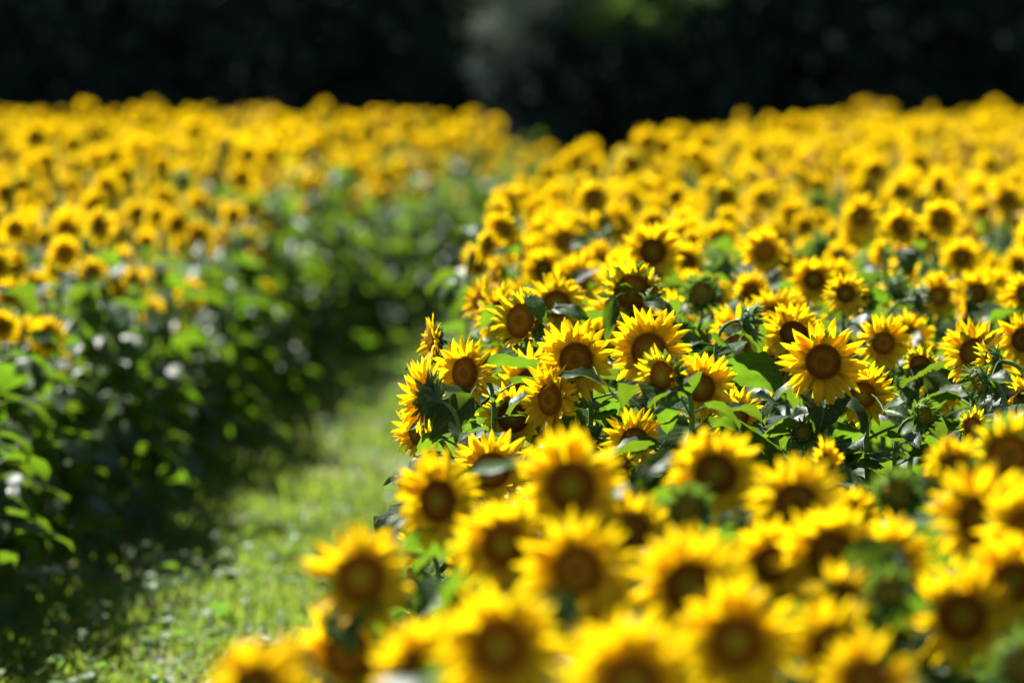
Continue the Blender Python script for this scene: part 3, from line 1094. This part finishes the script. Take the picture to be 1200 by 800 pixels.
def cards(centres, sizes, flat=.0):
    """Pointed leaf cards with random attitude at the given centres."""
    n = len(centres)
    a = N.normal(0, 1, (n, 3))
    a[:, 2] *= 1 - flat
    a /= np.linalg.norm(a, axis=1)[:, None]
    b = N.normal(0, 1, (n, 3))
    b -= a * (a * b).sum(1)[:, None]
    b /= np.linalg.norm(b, axis=1)[:, None]
    nrm = np.cross(a, b)
    s = sizes[:, None]
    V = np.stack([centres - a * s * .5, centres - b * s * .24 + nrm * s * .07, centres + a * s * .5 - nrm * s * .08, centres + b * s * .24 + nrm * s * .07], 1).reshape(-1, 3)
    i = np.arange(n)[:, None] * 4
    Q = i + np.array([[0, 1, 2, 3]])
    T = np.stack([np.tile([0, .4, 1.0, .4], (n, 1)), np.tile([.5, .1, .5, .9], (n, 1)), np.repeat(N.random((n, 1)), 4, 1)], -1).reshape(-1, 3)
    g = Geo()
    g.add(V, Q, T)
    return g.done()


def crown_points(c, rad, nclump, per, cr):
    """Leaf centres gathered in clumps spread through an ellipsoid, denser at its skin."""
    u = N.normal(0, 1, (nclump, 3))
    u /= np.linalg.norm(u, axis=1)[:, None]
    rr = N.random(nclump) ** .45
    cc = np.asarray(c) + u * rr[:, None] * np.asarray(rad)
    k = cc[:, None, :] + N.normal(0, 1, (nclump, per, 3)) * cr * (.6 + .8 * N.random((nclump, 1, 1))) * np.array([1, 1, .7])
    return k.reshape(-1, 3)


def limbs(base, top, r, crown_c, crown_r, nl):
    gs = [tube_geo([Vector(base).lerp(Vector(top), t) + Vector((math.sin(t * 5) * .07, math.cos(t * 4) * .07, 0)) for t in np.linspace(0, 1, 9)], [r * (1.35 - t if t < .1 else 1.2 - .85 * t) for t in np.linspace(0, 1, 9)], 9)]
    for i in range(nl):
        t = R.uniform(.35, .9)
        s = Vector(base).lerp(Vector(top), t)
        an = i * 2.4 + R.uniform(-.4, .4)
        e = Vector(crown_c) + Vector((math.cos(an) * crown_r[0] * .8, math.sin(an) * crown_r[1] * .8, R.uniform(-.5, .6) * crown_r[2]))
        mid = s.lerp(e, .5) + Vector((0, 0, .25))
        gs.append(tube_geo([s, s.lerp(mid, .5), mid, mid.lerp(e, .6), e], [r * .45, r * .36, r * .26, r * .16, r * .06], 6))
    return gs


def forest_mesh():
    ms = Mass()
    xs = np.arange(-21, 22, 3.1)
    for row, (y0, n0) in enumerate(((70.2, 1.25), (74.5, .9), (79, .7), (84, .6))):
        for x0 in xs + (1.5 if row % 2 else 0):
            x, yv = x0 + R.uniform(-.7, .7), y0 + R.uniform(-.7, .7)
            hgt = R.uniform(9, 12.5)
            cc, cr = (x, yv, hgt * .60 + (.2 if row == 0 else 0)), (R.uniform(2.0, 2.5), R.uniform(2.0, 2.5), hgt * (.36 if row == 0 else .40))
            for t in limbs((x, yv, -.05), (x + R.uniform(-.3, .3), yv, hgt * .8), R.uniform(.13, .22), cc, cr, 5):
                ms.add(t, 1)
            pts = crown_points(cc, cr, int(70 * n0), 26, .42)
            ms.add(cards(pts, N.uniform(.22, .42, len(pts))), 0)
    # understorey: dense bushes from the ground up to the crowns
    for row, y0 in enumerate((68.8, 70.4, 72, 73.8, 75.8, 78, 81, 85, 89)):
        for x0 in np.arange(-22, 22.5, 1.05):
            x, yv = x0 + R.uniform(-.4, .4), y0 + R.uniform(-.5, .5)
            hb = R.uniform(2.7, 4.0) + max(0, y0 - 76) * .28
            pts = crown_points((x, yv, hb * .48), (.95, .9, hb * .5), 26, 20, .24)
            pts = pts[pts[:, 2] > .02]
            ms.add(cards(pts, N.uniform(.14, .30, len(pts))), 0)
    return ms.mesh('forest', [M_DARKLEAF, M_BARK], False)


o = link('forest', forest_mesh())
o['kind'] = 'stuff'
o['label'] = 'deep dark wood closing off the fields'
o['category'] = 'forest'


def tree(name, label, cat, base, top, r, crowns, mat, nl, size, per=28):
    root = link(name, None)
    root.location = base
    root['label'] = label
    root['category'] = cat
    b = Vector(base)
    parts = [(t, M_BARK) for t in limbs((0, 0, -.05), Vector(top) - b, r, Vector(crowns[0][0]) - b, crowns[0][1], nl)]
    link('trunk', mesh_of('trunk', parts), root)
    pts = np.concatenate([crown_points(Vector(c) - b, rad, ncl, per, cr) for c, rad, ncl, cr in crowns])
    pts = pts[pts[:, 2] > .03]
    link('crown', mesh_of('crown', [(cards(pts, N.uniform(size * .6, size * 1.3, len(pts))), mat)], False), root)


w = ground_scale_point(592, 42, 64.2)
tree('shrub', 'pale grey green shrub catching light in front of the dark wood', 'shrub', (w.x, 64.2, 0), (w.x + .05, 64.2, 2.4), .05,
     [((w.x, 64.2, 2.12), (.34, .36, .34), 34, .10), ((w.x + .3, 64.3, 2.65), (.5, .4, .35), 34, .13), ((w.x - .22, 64.2, 1.75), (.22, .3, .25), 7, .10), ((w.x - .1, 64.2, 1.0), (.25, .3, .4), 9, .10)], M_PALELEAF, 9, .085, 24)
w = ground_scale_point(735, 8, 66.2)
tree('tree', 'green tree with a low lit bough hanging before the dark wood', 'tree', (w.x + 1.6, 69.6, 0), (w.x + 1.5, 69.0, 5.6), .11,
     [((w.x + 1.2, 67.3, 4.9), (2.0, 1.7, 1.5), 90, .28), ((w.x + .2, 66.0, 2.48), (.85, .5, .13), 34, .10), ((w.x - .35, 65.6, 2.30), (.42, .4, .10), 18, .08), ((w.x + .3, 65.6, 2.22), (.3, .3, .06), 9, .06)], M_LIMELEAF, 8, .14, 26)

# ------------------------------------------------------------------ light
SUN_AZ, SUN_EL = math.radians(37), math.radians(51)      # sun beyond the fields, to the left
sdir = Vector((-math.sin(SUN_AZ) * math.cos(SUN_EL), math.cos(SUN_AZ) * math.cos(SUN_EL), math.sin(SUN_EL)))
sun = bpy.data.objects.new('sun', bpy.data.lights.new('sun', 'SUN'))
C.objects.link(sun)
sun.rotation_euler = sdir.to_track_quat('Z', 'Y').to_euler()
sun.location = (0, 0, 30)
sun.data.energy = 5.0
sun.data.angle = math.radians(.5)
sun.data.color = (1.0, .97, .92)

wd = bpy.data.worlds.new('World')
scene.world = wd
wd.use_nodes = True
nt = wd.node_tree
bg = nt.nodes['Background']
sky = nt.nodes.new('ShaderNodeTexSky')
sky.sky_type = 'NISHITA'
sky.sun_disc = False
sky.sun_elevation = SUN_EL
sky.sun_rotation = -SUN_AZ
sky.air_density = .55
sky.dust_density = .6
sky.ozone_density = .5
nt.links.new(sky.outputs[0], bg.inputs[0])
bg.inputs[1].default_value = .05

vs = scene.view_settings
vs.view_transform = 'Standard'
vs.look = 'None'
vs.gamma = 1
vs.exposure = 1.86
vs.use_curve_mapping = False

scene.render.engine = 'CYCLES'
cy = scene.cycles
cy.max_bounces = 7
cy.diffuse_bounces = 4
cy.transmission_bounces = 5
cy.glossy_bounces = 2
cy.caustics_reflective = False
cy.caustics_refractive = False
cy.use_denoising = True
cy.denoiser = 'OPENIMAGEDENOISE'
cy.sample_clamp_indirect = 6
